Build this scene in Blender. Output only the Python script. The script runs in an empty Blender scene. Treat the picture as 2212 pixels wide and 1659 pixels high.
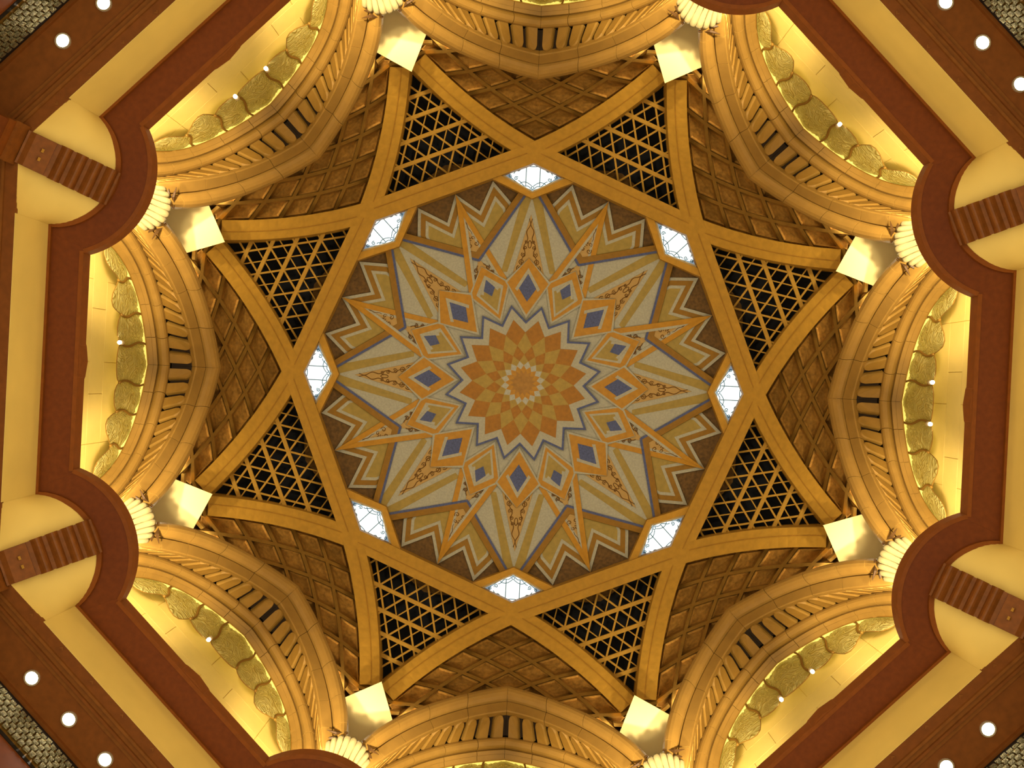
import bpy, bmesh, math, random
import numpy as np
from mathutils import Vector, Matrix

random.seed(7)
scene = bpy.context.scene
COL = scene.collection
F = 2000.0                      # focal length in pixels of a 2212 px wide frame
R_ = math.radians

# ------------------------------------------------------------------ camera
ROLL = R_(2.83)
r0 = Vector((math.cos(ROLL), -math.sin(ROLL), 0)); d0 = Vector((math.sin(ROLL), math.cos(ROLL), 0))
fw = (Vector((0, 0, 1)) - r0 * (23.5 / F) + d0 * (2.0 / F)).normalized()
rr = (r0 - fw * r0.dot(fw)).normalized()
dd = fw.cross(rr)
cam_d = bpy.data.cameras.new('camera')
cam = bpy.data.objects.new('camera', cam_d); COL.objects.link(cam)
cam_d.sensor_width = 36.0
cam_d.lens = 36.0 * F / 2212.0
cam_d.clip_end = 200
cam.matrix_world = Matrix(((rr.x, -dd.x, -fw.x, 0), (rr.y, -dd.y, -fw.y, 0), (rr.z, -dd.z, -fw.z, 0), (0, 0, 0, 1)))
scene.camera = cam

# ------------------------------------------------------------------ light of the hall, exposure
world = bpy.data.worlds.new('hall_light'); scene.world = world
world.use_nodes = True
bg = world.node_tree.nodes['Background']
bg.inputs[0].default_value = (1.0, 0.83, 0.55, 1)
bg.inputs[1].default_value = 1.40
scene.view_settings.view_transform = 'Standard'
scene.view_settings.look = 'None'
scene.view_settings.gamma = 1.0
scene.view_settings.use_curve_mapping = False
scene.view_settings.exposure = 0.0
cy = scene.cycles
cy.max_bounces = 3; cy.diffuse_bounces = 2; cy.glossy_bounces = 2; cy.transmission_bounces = 4
cy.caustics_reflective = False; cy.caustics_refractive = False; cy.sample_clamp_indirect = 4.0

P_UP, P_COVE, P_BACK, P_FOOT = 280.0, 55.0, 150.0, 3400.0
def lamp(kind, name, loc, power, color, size=0.1, rot=None, size_y=None, spot=None):
    L = bpy.data.lights.new(name, kind); L.energy = power; L.color = color
    if kind == 'AREA':
        L.shape = 'RECTANGLE'; L.size = size; L.size_y = size_y or size
    else:
        L.shadow_soft_size = size
    if kind == 'SPOT':
        L.spot_size = spot or R_(120); L.spot_blend = 0.7
    o = bpy.data.objects.new(name, L); o.location = loc
    if rot: o.rotation_euler = rot
    COL.objects.link(o); return o

def rotz(v, ang):
    c, s = math.cos(ang), math.sin(ang)
    return (v[0] * c - v[1] * s, v[0] * s + v[1] * c, v[2])

WARM = (1.0, 0.83, 0.50)
for k in range(8):
    cang = R_(22.5 + 45 * k)
    for B in (0.50, -0.50):                       # uplights on the round ledges, in front of the capitals
        lamp('SPOT', 'uplight', rotz((B, -9.42, 20.45), cang), P_UP, WARM, 0.12, (R_(180), 0, 0), spot=R_(140))
    for B in (1.05, -1.05):                       # small lamps at the feet of the arches
        aim = Vector(rotz((-0.06 * B, -0.40, 1.0), cang)).to_track_quat('-Z', 'Y').to_euler()
        lamp('SPOT', 'foot_lamp', rotz((B, -9.72, 20.45), cang), P_FOOT, WARM, 0.10, aim, spot=R_(66))
    lamp('AREA', 'cove_light', rotz((0, -11.35, 20.9), R_(45 * k)), P_COVE, WARM, 6.0,
         (R_(208), 0, R_(45 * k)), 0.15)
    for s in (-1, 1):                            # lamps hidden behind the feet of the arches
        lamp('POINT', 'hidden_arch_lamp', rotz((s * 2.75, -9.78, 26.95), R_(45 * k)), P_BACK, WARM, 0.08)

# ------------------------------------------------------------------ materials
MATS = {}
def mat(name, col, rough=0.6, metal=0.0, vary=0.15, scale=6.0, bump=0.0, emit=None, estr=0.0, spec=0.3, wave=None, hue=None):
    m = bpy.data.materials.new(name); m.use_nodes = True
    nt = m.node_tree; b = nt.nodes['Principled BSDF']
    b.inputs['Base Color'].default_value = (*col, 1)
    b.inputs['Roughness'].default_value = rough
    b.inputs['Metallic'].default_value = metal
    b.inputs['Specular IOR Level'].default_value = spec
    tc = nt.nodes.new('ShaderNodeTexCoord')
    if vary > 0:
        n = nt.nodes.new('ShaderNodeTexNoise'); n.inputs['Scale'].default_value = scale
        n.inputs['Detail'].default_value = 2
        nt.links.new(tc.outputs['Object'], n.inputs['Vector'])
        mx = nt.nodes.new('ShaderNodeMix'); mx.data_type = 'RGBA'
        h = hue or (1, 1, 1)
        mx.inputs[6].default_value = (*[c * (1 - vary) for c in col], 1)
        mx.inputs[7].default_value = (*[min(1, c * (1 + vary) * hh) for c, hh in zip(col, h)], 1)
        cr = nt.nodes.new('ShaderNodeMapRange')
        cr.inputs[1].default_value = 0.3; cr.inputs[2].default_value = 0.7
        nt.links.new(n.outputs[0], cr.inputs[0])
        nt.links.new(cr.outputs[0], mx.inputs[0])
        nt.links.new(mx.outputs[2], b.inputs['Base Color'])
    if bump > 0:
        if wave:
            t = nt.nodes.new('ShaderNodeTexNoise'); t.inputs['Scale'].default_value = wave
            t.inputs['Distortion'].default_value = 3.0; t.inputs['Detail'].default_value = 1.0
            wv = nt.nodes.new('ShaderNodeMath'); wv.operation = 'SINE'
            ml = nt.nodes.new('ShaderNodeMath'); ml.operation = 'MULTIPLY'; ml.inputs[1].default_value = 34.0
            nt.links.new(t.outputs[0], ml.inputs[0]); nt.links.new(ml.outputs[0], wv.inputs[0])
            out = wv.outputs[0]
        else:
            t = nt.nodes.new('ShaderNodeTexNoise'); t.inputs['Scale'].default_value = scale * 3
            out = t.outputs[0]
        nt.links.new(tc.outputs['Object'], t.inputs['Vector'])
        bp = nt.nodes.new('ShaderNodeBump'); bp.inputs['Strength'].default_value = bump
        bp.inputs['Distance'].default_value = 0.05
        nt.links.new(out, bp.inputs['Height'])
        nt.links.new(bp.outputs[0], b.inputs['Normal'])
    if emit:
        b.inputs['Emission Color'].default_value = (*emit, 1)
        b.inputs['Emission Strength'].default_value = estr
    MATS[name] = m
    return m

mat('stone', (0.2565, 0.1394, 0.02704), 0.55, vary=0.08, scale=2.5)
mat('stone_tongue', (0.24, 0.126, 0.0195), 0.6, vary=0.08, scale=3)
mat('recess_shade', (0.022, 0.011, 0.004), 0.8, vary=0.1)  # near-black colour carries the deep shade between the tongues
mat('plate', (0.646, 0.5217, 0.2456), 0.5, vary=0.04, scale=2)
mat('shell', (0.284, 0.2296, 0.113), 0.5, vary=0.05)
mat('rib', (0.3252, 0.1735, 0.02101), 0.5, vary=0.10, scale=5)
mat('rib_line', (0.252, 0.12, 0.015), 0.5, vary=0.1)
mat('frame', (0.3635, 0.1867, 0.01965), 0.45, vary=0.1)
mat('coffer', (0.31, 0.1562, 0.03069), 0.45, vary=0.28, scale=9, metal=0.35)
mat('coffer_bar', (0.3509, 0.2067, 0.04678), 0.28, vary=0.12, metal=0.85)
mat('grille', (0.4284, 0.2448, 0.04284), 0.35, vary=0.1, metal=0.35)
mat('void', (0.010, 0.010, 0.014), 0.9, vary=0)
mat('cream', (0.2882, 0.2779, 0.2332), 0.6, vary=0.11, scale=14, hue=(1, 1, .95))
mat('orange', (0.3263, 0.1541, 0.008604), 0.42, vary=0.10, scale=6)
mat('brown', (0.1884, 0.09138, 0.006596), 0.42, vary=0.10, scale=6)
mat('olive', (0.2426, 0.1715, 0.04088), 0.5, vary=0.10, scale=6)
mat('blue', (0.04933, 0.06473, 0.1627), 0.55, vary=0.25, scale=16)
mat('ground', (0.088, 0.044, 0.00968), 0.6, vary=0.35, scale=9)
mat('pink', (0.3238, 0.2023, 0.06578), 0.5, vary=0.06)
mat('ink', (0.1155, 0.0525, 0.0105), 0.5, vary=0)
mat('deep_orange', (0.2433, 0.1014, 0.004424), 0.5, vary=0.14, scale=7)
mat('ochre', (0.2662, 0.1793, 0.03256), 0.5, vary=0.12, scale=7)
mat('pearl', (0.295, 0.2931, 0.2596), 0.5, vary=0.12, scale=12)
mat('hub', (0.2566, 0.126, 0.01866), 0.5, vary=0.15)
mat('pane', (0.7, 0.85, 1.0), 0.3, vary=0, emit=(0.80, 0.94, 1.0), estr=1.0)
mat('pane_side', (0.3, 0.4, 0.5), 0.3, vary=0, emit=(0.30, 0.42, 0.60), estr=0.42)
mat('lead', (0.05, 0.12, 0.18), 0.5, vary=0)
mat('lip', (0.62, 0.50, 0.30), 0.5, vary=0.05)
mat('wall', (0.72, 0.52, 0.17), 0.6, vary=0.05, scale=1.2)
mat('joint', (0.62, 0.38, 0.07), 0.7, vary=0)
mat('frieze', (0.95, 0.71, 0.19), 0.6, vary=0.04, scale=1.2)
mat('ledge', (0.1668, 0.0378, 0.00504), 0.5, vary=0.12, scale=8)
mat('ledge_face', (0.2375, 0.065, 0.0066), 0.45, vary=0.1)
mat('soffit', (0.2268, 0.0714, 0.0108), 0.5, vary=0.12, scale=6)
mat('soffit_band', (0.2534, 0.08832, 0.01344), 0.5, vary=0.12, scale=6)
mat('bracket', (0.2228, 0.0715, 0.0099), 0.45, vary=0.15, scale=8)
mat('glint_gold', (0.8, 0.5, 0.1), 0.3, metal=0.8, vary=0)
mat('black', (0.015, 0.012, 0.01), 0.4, vary=0)
mat('mosaic', (0.252, 0.224, 0.112), 0.25, metal=0.5, vary=0.5, scale=20, bump=0.6)
mat('outer_wall', (0.18, 0.045, 0.0054), 0.6, vary=0.1)
mat('came', (0.25, 0.13, 0.02), 0.4, metal=0.3, vary=0)
mat('bulb', (1, 1, 1), 0.3, vary=0, emit=(1.0, 0.93, 0.78), estr=30)
mat('tube_light', (1, 0.9, 0.5), 0.4, vary=0, emit=(1.0, 0.86, 0.30), estr=10)
mat('edge_glow', (0.9, 0.8, 0.3), 0.3, vary=0, emit=(0.85, 0.66, 0.13), estr=0.95)  # emission imitates light shining through the top edge of the glass
mat('lamp_ring', (0.7, 0.6, 0.4), 0.3, metal=0.6, vary=0)
mat('twig', (0.04, 0.0175, 0.00375), 0.5, vary=0)
# patterned pale glass: part see-through, part diffuse light-passing, glossy and rippled
g = mat('glass', (0.27, 0.25, 0.10), 0.12, vary=0.2, scale=2.5, bump=0.5, wave=1.5, spec=0.9)
nt = g.node_tree; pb = nt.nodes['Principled BSDF']; outn = nt.nodes['Material Output']
tl = nt.nodes.new('ShaderNodeBsdfTranslucent'); tl.inputs[0].default_value = (0.70, 0.62, 0.16, 1)
mx = nt.nodes.new('ShaderNodeMixShader'); mx.inputs[0].default_value = 0.32
nt.links.new(pb.outputs[0], mx.inputs[1]); nt.links.new(tl.outputs[0], mx.inputs[2])
nt.links.new(mx.outputs[0], outn.inputs[0])
sw = [n for n in nt.nodes if n.type == 'MATH' and n.operation == 'SINE'][0]
mr = nt.nodes.new('ShaderNodeMapRange'); mr.inputs[1].default_value = 0.55; mr.inputs[2].default_value = 1.0
nt.links.new(sw.outputs[0], mr.inputs[0])
gm = nt.nodes.new('ShaderNodeMix'); gm.data_type = 'RGBA'      # etched swirl lines, paler than the glass
old = pb.inputs['Base Color'].links[0].from_socket
nt.links.new(mr.outputs[0], gm.inputs[0]); nt.links.new(old, gm.inputs[6]); gm.inputs[7].default_value = (0.52, 0.47, 0.20, 1)
nt.links.new(gm.outputs[2], pb.inputs['Base Color'])
bpn = [n for n in nt.nodes if n.type == 'BUMP'][0]; nt.links.new(bpn.outputs[0], tl.inputs['Normal'])

# ------------------------------------------------------------------ geometry helpers
ZC, SR = 25.3, 10.7            # the dome: centre height above the eye, radius
WPHI = -math.pi / 2            # master face axis (towards the top of the picture)
SPHI = WPHI + R_(22.5)         # master corner axis

def P(a, b, off=0.0, phi=WPHI):
    """point of the dome (inset by off) seen at a px along axis phi and b px across it"""
    x = (a * math.cos(phi) - b * math.sin(phi)) / F
    y = (a * math.sin(phi) + b * math.cos(phi)) / F
    n2 = x * x + y * y + 1
    rad = SR - off
    disc = ZC * ZC - n2 * (ZC * ZC - rad * rad)
    t = (ZC + math.sqrt(max(disc, 0))) / n2
    return Vector((x * t, y * t, t))

def back(p, depth=None, reach=0.06):
    """point behind p, straight up and slightly outwards; without depth, up to just above the dome surface"""
    d = Vector((p.x / p.z * 0.45, p.y / p.z * 0.45, 1)).normalized()
    if depth is None:
        q = p - Vector((0, 0, ZC)); bq = q.dot(d); cq = q.dot(q) - (SR + reach) ** 2
        depth = -bq + math.sqrt(max(0, bq * bq - cq))
    return p + d * depth

def pol(r, deg):
    return (r * math.cos(R_(deg)), r * math.sin(R_(deg)))

def m3(A, B, Z):                # face frame (outward, across, up) to master world
    return Vector((B, -A, Z))

def c3(A, B, Z):                # corner frame to master world
    c, s = math.cos(R_(22.5)), math.sin(R_(22.5))
    x, y = B, -A
    return Vector((x * c - y * s, x * s + y * c, Z))

def mesh(name, verts, faces, material, smooth=False):
    me = bpy.data.meshes.new(name)
    me.from_pydata([tuple(v) for v in verts], [], faces)
    bm = bmesh.new(); bm.from_mesh(me)
    bmesh.ops.remove_doubles(bm, verts=bm.verts, dist=1e-5)
    bmesh.ops.recalc_face_normals(bm, faces=bm.faces)
    bm.to_mesh(me); bm.free()
    if smooth:
        for p in me.polygons: p.use_smooth = True
    me.materials.append(MATS[material])
    return me

class MB:
    def __init__(s): s.v = []; s.f = []
    def add(s, verts, faces):
        n = len(s.v); s.v += [Vector(v) for v in verts]
        s.f += [tuple(i + n for i in f) for f in faces]
    def tube(s, pts, r, n=5, flat=None):
        pts = [Vector(p) for p in pts]
        ring = []
        for i, p in enumerate(pts):
            t = (pts[min(i + 1, len(pts) - 1)] - pts[max(i - 1, 0)]).normalized()
            up = Vector((0, 0, 1)) if abs(t.z) < 0.9 else Vector((1, 0, 0))
            u = t.cross(up).normalized(); w = u.cross(t)
            rad = r[i] if isinstance(r, (list, tuple)) else r
            ring.append([p + (u * math.cos(2 * math.pi * j / n) + w * math.sin(2 * math.pi * j / n)) * rad for j in range(n)])
        vs = [v for q in ring for v in q]
        fs = [(i * n + j, i * n + (j + 1) % n, (i + 1) * n + (j + 1) % n, (i + 1) * n + j) for i in range(len(pts) - 1) for j in range(n)]
        fs += [tuple(range(n - 1, -1, -1)), tuple((len(pts) - 1) * n + j for j in range(n))]
        s.add(vs, fs)
    def prism(s, poly_lo, poly_hi):
        n = len(poly_lo)
        s.add(list(poly_lo) + list(poly_hi), [tuple(range(n)), tuple(range(2 * n - 1, n - 1, -1))] +
              [(i, (i + 1) % n, n + (i + 1) % n, n + i) for i in range(n)])
    def mesh(s, name, material, smooth=False): return mesh(name, s.v, s.f, material, smooth)

def plate_mesh(name, poly, off, material, phi=WPHI, thick=0.03, maxlen=42.0):
    """thin inlaid plate following the dome; poly in px on the axis phi"""
    bm = bmesh.new()
    vs = [bm.verts.new((a, b, 0)) for a, b in poly]
    f = bm.faces.new(vs); f.normal_update()
    bmesh.ops.triangulate(bm, faces=[f])
    for _ in range(5):
        long = [e for e in bm.edges if e.calc_length() > maxlen]
        if not long: break
        bmesh.ops.subdivide_edges(bm, edges=long, cuts=1)
        bmesh.ops.triangulate(bm, faces=bm.faces[:])
    bm.verts.ensure_lookup_table(); bm.verts.index_update()
    n = len(bm.verts)
    top = [P(v.co.x, v.co.y, off, phi) for v in bm.verts]
    bot = [ZCV + (p - ZCV) * ((SR - off + thick) / (SR - off)) for p in top]
    faces = [tuple(v.index for v in f.verts) for f in bm.faces]
    out = list(faces)
    for e in bm.edges:
        if len(e.link_faces) == 1:
            i, j = e.verts[0].index, e.verts[1].index
            out.append((i, j, n + j, n + i))
    bm.free()
    return mesh(name, top + bot, out, material)
ZCV = Vector((0, 0, ZC))

def obj(name, me, parent=None, loc=None, rz=0.0):
    o = bpy.data.objects.new(name, me); COL.objects.link(o)
    if parent is not None: o.parent = parent
    if loc is not None: o.location = loc
    o.rotation_euler = (0, 0, rz)
    return o

def tag(o, label=None, cat=None, group=None, kind=None):
    if label: o['label'] = label
    if cat: o['category'] = cat
    if group: o['group'] = group
    if kind: o['kind'] = kind
    return o

class Master:
    """a thing built once in the master sector: parts as (name, mesh, parent index), then placed round the dome"""
    def __init__(s, name, base): s.name, s.base, s.parts = name, Vector(base), []
    def part(s, name, me, parent=None, label=None):
        me.transform(Matrix.Translation(-s.base))
        s.parts.append((name, me, parent, label)); return len(s.parts) - 1
    def place(s, k, label, cat, group=None, kind=None):
        ang = R_(45 * k)
        root = bpy.data.objects.new(s.name, None); COL.objects.link(root)
        root.empty_display_size = 0.2
        root.location = rotz(s.base, ang); root.rotation_euler = (0, 0, ang)
        tag(root, label, cat, group, kind)
        made = []
        for nm, me, par, lab in s.parts:
            o = obj(nm, me, root if par is None else made[par])
            if lab: o['label'] = lab
            made.append(o)
        return root

FN = ['top', 'upper right', 'right', 'lower right', 'bottom', 'lower left', 'left', 'upper left']
def face(k): return FN[k % 8]
def pair(k): return f'{face(k)} and {face(k + 1)} arches'

# ------------------------------------------------------------------ setting: painted dome and its inlay
def dome_patch():
    vs, fs = [], []
    n = 96; rings = [0.01, 60, 120, 180, 240, 300, 360, 420, 470, 500]
    for r in rings:
        for j in range(n):
            th = 360 * j / n
            d = (th % 45) - 22.5
            rr_ = min(r, 466 / math.cos(R_(d))) if r > 400 else r
            vs.append(P(*pol(rr_, th), -0.05, SPHI))
    for i in range(len(rings) - 1):
        for j in range(n):
            fs.append((i * n + j, i * n + (j + 1) % n, (i + 1) * n + (j + 1) % n, (i + 1) * n + j))
    return mesh('ceiling', vs, fs, 'ground', True)
ceiling = obj('ceiling', dome_patch()); tag(ceiling, 'brown domed ceiling field carrying the inlaid star pattern', kind='structure')

def ring_parts(name, poly, off, material, phi, n=8, mirror=False, sub=None):
    """n copies of an inlay piece round the dome, children of the ceiling"""
    polys = [poly] + ([[(a, -b) for a, b in poly][::-1]] if mirror else [])
    for pl in polys:
        me = plate_mesh(name, pl, off, material, phi)
        for k in range(n):
            o = obj(name, me, ceiling, None, 2 * math.pi * k / n)
            if sub: obj(sub[0], sub[1], o)

def offset_line(pts, d):
    """shift an open polyline sideways by d (towards smaller a)"""
    out = []
    segs = []
    for (x0, y0), (x1, y1) in zip(pts, pts[1:]):
        dx, dy = x1 - x0, y1 - y0; L = math.hypot(dx, dy)
        nx, ny = dy / L, -dx / L
        if nx > 0: nx, ny = -nx, -ny
        segs.append(((x0 + nx * d, y0 + ny * d), (dx, dy)))
    out.append(segs[0][0])
    for (p, u), (q, w) in zip(segs, segs[1:]):
        den = u[0] * w[1] - u[1] * w[0]
        t = ((q[0] - p[0]) * w[1] - (q[1] - p[1]) * w[0]) / den
        out.append((p[0] + u[0] * t, p[1] + u[1] * t))
    p, u = segs[-1]; out.append((p[0] + u[0], p[1] + u[1]))
    return out

# teeth along the octagon frame (corner axis, right half then mirrored)
zig = [pol(433, 0), pol(383, 5.55), pol(441, 11.25), pol(391, 15.9)]
for i, (d, m_, nm) in enumerate(((0, 'cream', 'tooth_outline'), (6.5, 'brown', 'tooth_band'), (17, 'cream', 'tooth_inner_outline'), (23.5, 'olive', 'tooth_field'))):
    z = offset_line(zig, d)
    if d:                                     # keep on the corner axis side
        (x0, y0), (x1, y1) = z[0], z[1]
        t = (0 - y0) / (y1 - y0) if abs(y1 - y0) > 1e-6 else 0
        z[0] = (x0 + (x1 - x0) * t, 0.0)
    ring_parts(nm, z + [pol(262, 17), pol(262, 0)], 0.012 * (i + 1), m_, SPHI, mirror=True)

# cream star field, rays and spear triangles on the face axes
ring_parts('star_field', [(402, -15), (402, 15), pol(278, 22.5), pol(125, 22.5), pol(125, -22.5), pol(278, -22.5)], 0.060, 'cream', WPHI)
ring_parts('ray_band', [(403, -20), (400, -1.0), (238, -46), (238, -59)], 0.072, 'olive', WPHI, mirror=True)

def spiral(cx, cy, r, turns, a0, sgn, n=16):
    return [(cx + r * (1 - 0.8 * i / n) * math.cos(a0 + sgn * turns * 2 * math.pi * i / n),
             cy + r * (1 - 0.8 * i / n) * math.sin(a0 + sgn * turns * 2 * math.pi * i / n)) for i in range(n + 1)]

def scroll_mesh(name, curves, off, phi, wid=1.0, material='ink'):
    mb = MB()
    for c in curves:
        mb.tube([P(a, b, off, phi) for a, b in c], 0.0165 * wid, 4)
    return mb.mesh(name, material)

cur = []
for s in (-1, 1):
    for cx, fr, r, ph in ((234, .72, 6.5, 2.5), (247, .66, 6.8, 0.3), (262, .60, 6.2, 3.0), (277, .55, 5.4, 0.6), (292, .5, 4.6, 2.9), (305, .45, 3.6, 0.5)):
        hw = (363 - cx) * 0.2625
        cur.append([(a, b * s) for a, b in spiral(cx, hw * fr, r, 1.35, ph, 1 if ph < 1.5 else -1)])
    cur.append([(225 + 130 * t, s * ((363 - (225 + 130 * t)) * 0.2625 * 0.55 + 2.6 * math.sin(t * 26))) for t in [i / 40 for i in range(41)]])
cur.append([(300 + 8 * math.sin(t), 3.5 * math.cos(t)) for t in [i * math.pi / 8 for i in range(17)]])
scroll_w = scroll_mesh('scrollwork', cur, 0.088, WPHI)
ring_parts('spear_triangle', [(364, 0), (221, 37.5), (221, -37.5)], 0.084, 'pink', WPHI, sub=('scrollwork', scroll_w))

# corner axis: scroll pieces, straps and the V bands, woven
cur = []
for s in (-1, 1):
    cur.append(spiral(318, s * 7, 6, 1.2, 0.5, s)); cur.append(spiral(332, s * 3.5, 4.5, 1.1, 2.5, -s))
    cur.append([(340 + 30 * t, s * (4.5 * (1 - t)) + 1.2 * math.sin(9 * t)) for t in [i / 12 for i in range(13)]])
scroll_s = scroll_mesh('scrollwork', cur, 0.088, SPHI)
ring_parts('arrow_triangle', [(384, 0), (288, 22), (288, -22)], 0.084, 'pink', SPHI, sub=('scrollwork', scroll_s))
cur = []
for s in (-1, 1):
    for cx, by, r in ((262, 13, 5.0), (250, 18.5, 4.6), (239, 22.5, 4.0)):
        cur.append(spiral(cx, s * by, r, 1.3, 1.0, s))
    cur.append([(272 - 45 * t, s * (6 + 22 * t + 1.8 * math.sin(14 * t))) for t in [i / 18 for i in range(19)]])
scroll_s2 = scroll_mesh('scrollwork', cur, 0.088, SPHI)
ring_parts('scroll_kite', [(285, 0), (222, 34), (205, 0), (222, -34)], 0.084, 'pink', SPHI, sub=('scrollwork', scroll_s2))

def strap(inner):               # right strap polygon: from the tip on the frame to the diamond corner
    return [(434, 0), (214, 46), (214 - 1.5, 46 - inner), (434 - inner / 0.205, 0)]
ring_parts('strap_outline', strap(16.5), 0.090, 'cream', SPHI)
ring_parts('strap', strap(11), 0.096, 'orange', SPHI)
pv = (378, 135); L = math.hypot(pv[0] - 284, pv[1]); ex = ((pv[0] - 284) / L, pv[1] / L)
far = (284 + ex[0] * (L + 12), ex[1] * (L + 12)); nx, ny = ex[1], -ex[0]
def chevron(d0_, d1_):
    v0 = 284 + d0_ / ex[1]; v1 = 284 + d1_ / ex[1]
    p0 = (far[0] + nx * d0_, far[1] + ny * d0_); p1 = (far[0] + nx * d1_, far[1] + ny * d1_)
    return [(v0, 0), p0, p1, (v1, 0), (p1[0], -p1[1]), (p0[0], -p0[1])]
ring_parts('chevron_band', chevron(0.5, 13), 0.108, 'brown', SPHI)
ring_parts('chevron_line', chevron(-4.6, 0.5), 0.108, 'blue', SPHI)
ring_parts('strap_outline', [(a, -b) for a, b in strap(16.5)][::-1], 0.116, 'cream', SPHI)
ring_parts('strap', [(a, -b) for a, b in strap(11)][::-1], 0.122, 'orange', SPHI)

# diamonds
def kite(t, h, w, i): return [(t, 0), (h, w), (i, 0), (h, -w)]
ring_parts('small_diamond_outline', kite(268, 215, 48, 140), 0.126, 'cream', SPHI)
ring_parts('small_diamond', kite(267, 214, 43, 147), 0.132, 'orange', SPHI)
ring_parts('small_diamond_border', kite(247, 212, 31, 157), 0.138, 'cream', SPHI)
ring_parts('small_diamond_field', kite(226, 208, 24, 165.5), 0.144, 'olive', SPHI)
ring_parts('small_diamond_chevron', [(246, 0), (211, 21), (207, 16), (236, 0), (207, -16), (211, -21)], 0.148, 'cream', SPHI)
ring_parts('small_blue_diamond', kite(237, 215, 13, 199), 0.152, 'blue', SPHI)
ring_parts('large_diamond_outline', kite(270, 218, 49.5, 140), 0.150, 'cream', WPHI)
ring_parts('large_diamond', kite(270, 216, 44.5, 148), 0.156, 'orange', WPHI)
ring_parts('large_diamond_chevron', [(249, 0), (203, 27), (198, 22), (236, 0), (198, -22), (203, -27)], 0.162, 'cream', WPHI)
ring_parts('large_blue_diamond', kite(236, 204, 18.7, 176), 0.168, 'blue', WPHI)

# rosette: sixteen-fold
ring_parts('zigzag_line', [pol(134, 0), pol(170, 11.25), pol(134, 22.5), pol(128, 22.5), pol(162.5, 11.25), pol(128, 0)], 0.180, 'blue', WPHI, n=16)
ring_parts('zigzag_ground', [pol(128, 0), pol(162.5, 11.25), pol(128, 22.5), pol(104, 22.5), pol(84, 11.25), pol(104, 0)], 0.180, 'cream', WPHI, n=16)
rad = [138, 109.5, 81.6, 62, 48, 38.5, 30, 20]
rm = ['deep_orange', 'ochre', 'deep_orange', 'ochre', 'pearl', 'orange']
rn = ['outer_petal', 'ochre_petal', 'inner_petal', 'small_ochre_petal', 'pearl_petal', 'core_petal']
for i in range(6):
    h = 11.25 if i % 2 == 0 else 0.0
    ring_parts(rn[i], [pol(rad[i], h), pol(rad[i + 1], h + 11.25), pol(rad[i + 2], h), pol(rad[i + 1], h - 11.25)], 0.192, rm[i], WPHI, n=16)
hubp = []
for j in range(32): hubp.append(pol(30 if j % 2 == 0 else 25, 11.25 + 11.25 * j))
o = obj('rosette_hub', plate_mesh('rosette_hub', hubp, 0.190, 'hub', WPHI), ceiling)
o['label'] = 'small brown disc at the very centre of the rosette'

# ------------------------------------------------------------------ ribs
def rib_a(b):                   # centre line of a rib in its own corner frame
    t = max(0.0, abs(b) - 170)
    return 460.5 + 0.0383 * t + 0.000536 * t * t
HW = 21.5
def rib_edge(side, b):
    e = 0.5
    sl = (rib_a(b + e) - rib_a(b - e)) / (2 * e)
    n = Vector((1, -sl)).normalized()
    return (rib_a(b) + side * n.x, b + side * n.y)
def strip_mesh(name, bs, s0, s1, off_front, off_back, material, phi=SPHI):
    vs, fs = [], []
    for b in bs:
        e0, e1 = rib_edge(s0, b), rib_edge(s1, b)
        f0, f1 = P(*e0, off_front, phi), P(*e1, off_front, phi)
        dp = None if off_back < 0 else 0.05
        vs += [f0, f1, back(f1, dp), back(f0, dp)]
    n = len(bs)
    for i in range(n - 1):
        for j in range(4):
            fs.append((4 * i + j, 4 * i + (j + 1) % 4, 4 * i + 4 + (j + 1) % 4, 4 * i + 4 + j))
    fs += [(0, 1, 2, 3), (4 * n - 4, 4 * n - 3, 4 * n - 2, 4 * n - 1)]
    return mesh(name, vs, fs, material)
XB = 190.0
for par in (0, 1):
    base = P(460.5, 0, 0.55, SPHI)
    M = Master('ceiling_rib', base)
    fo = 0.52 + 0.012 * par
    mid = M.part('middle_beam', strip_mesh('middle_beam', np.linspace(-XB, XB, 17), -HW, HW, fo, -0.05, 'rib'))
    M.part('fillet', strip_mesh('fillet', np.linspace(-XB + 14, XB - 14, 17), 2.5, 4.5, fo + 0.02, fo - 0.02, 'rib_line'), mid)
    for s in (-1, 1):
        a1 = M.part('beam_arm', strip_mesh('beam_arm', np.linspace(s * XB, s * 503, 17), -HW, HW, fo, -0.05, 'rib'))
        M.part('fillet', strip_mesh('fillet', np.linspace(s * (XB + 26), s * 500, 17), -4.5, -2.5, fo + 0.02, fo - 0.02, 'rib_line'), a1)
    for k in range(par, 8, 2):
        M.place(k, f'golden ceiling rib running between the {face(k)} and {face(k + 1)} skylights', 'rib', 'golden star ribs of the dome')

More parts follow.
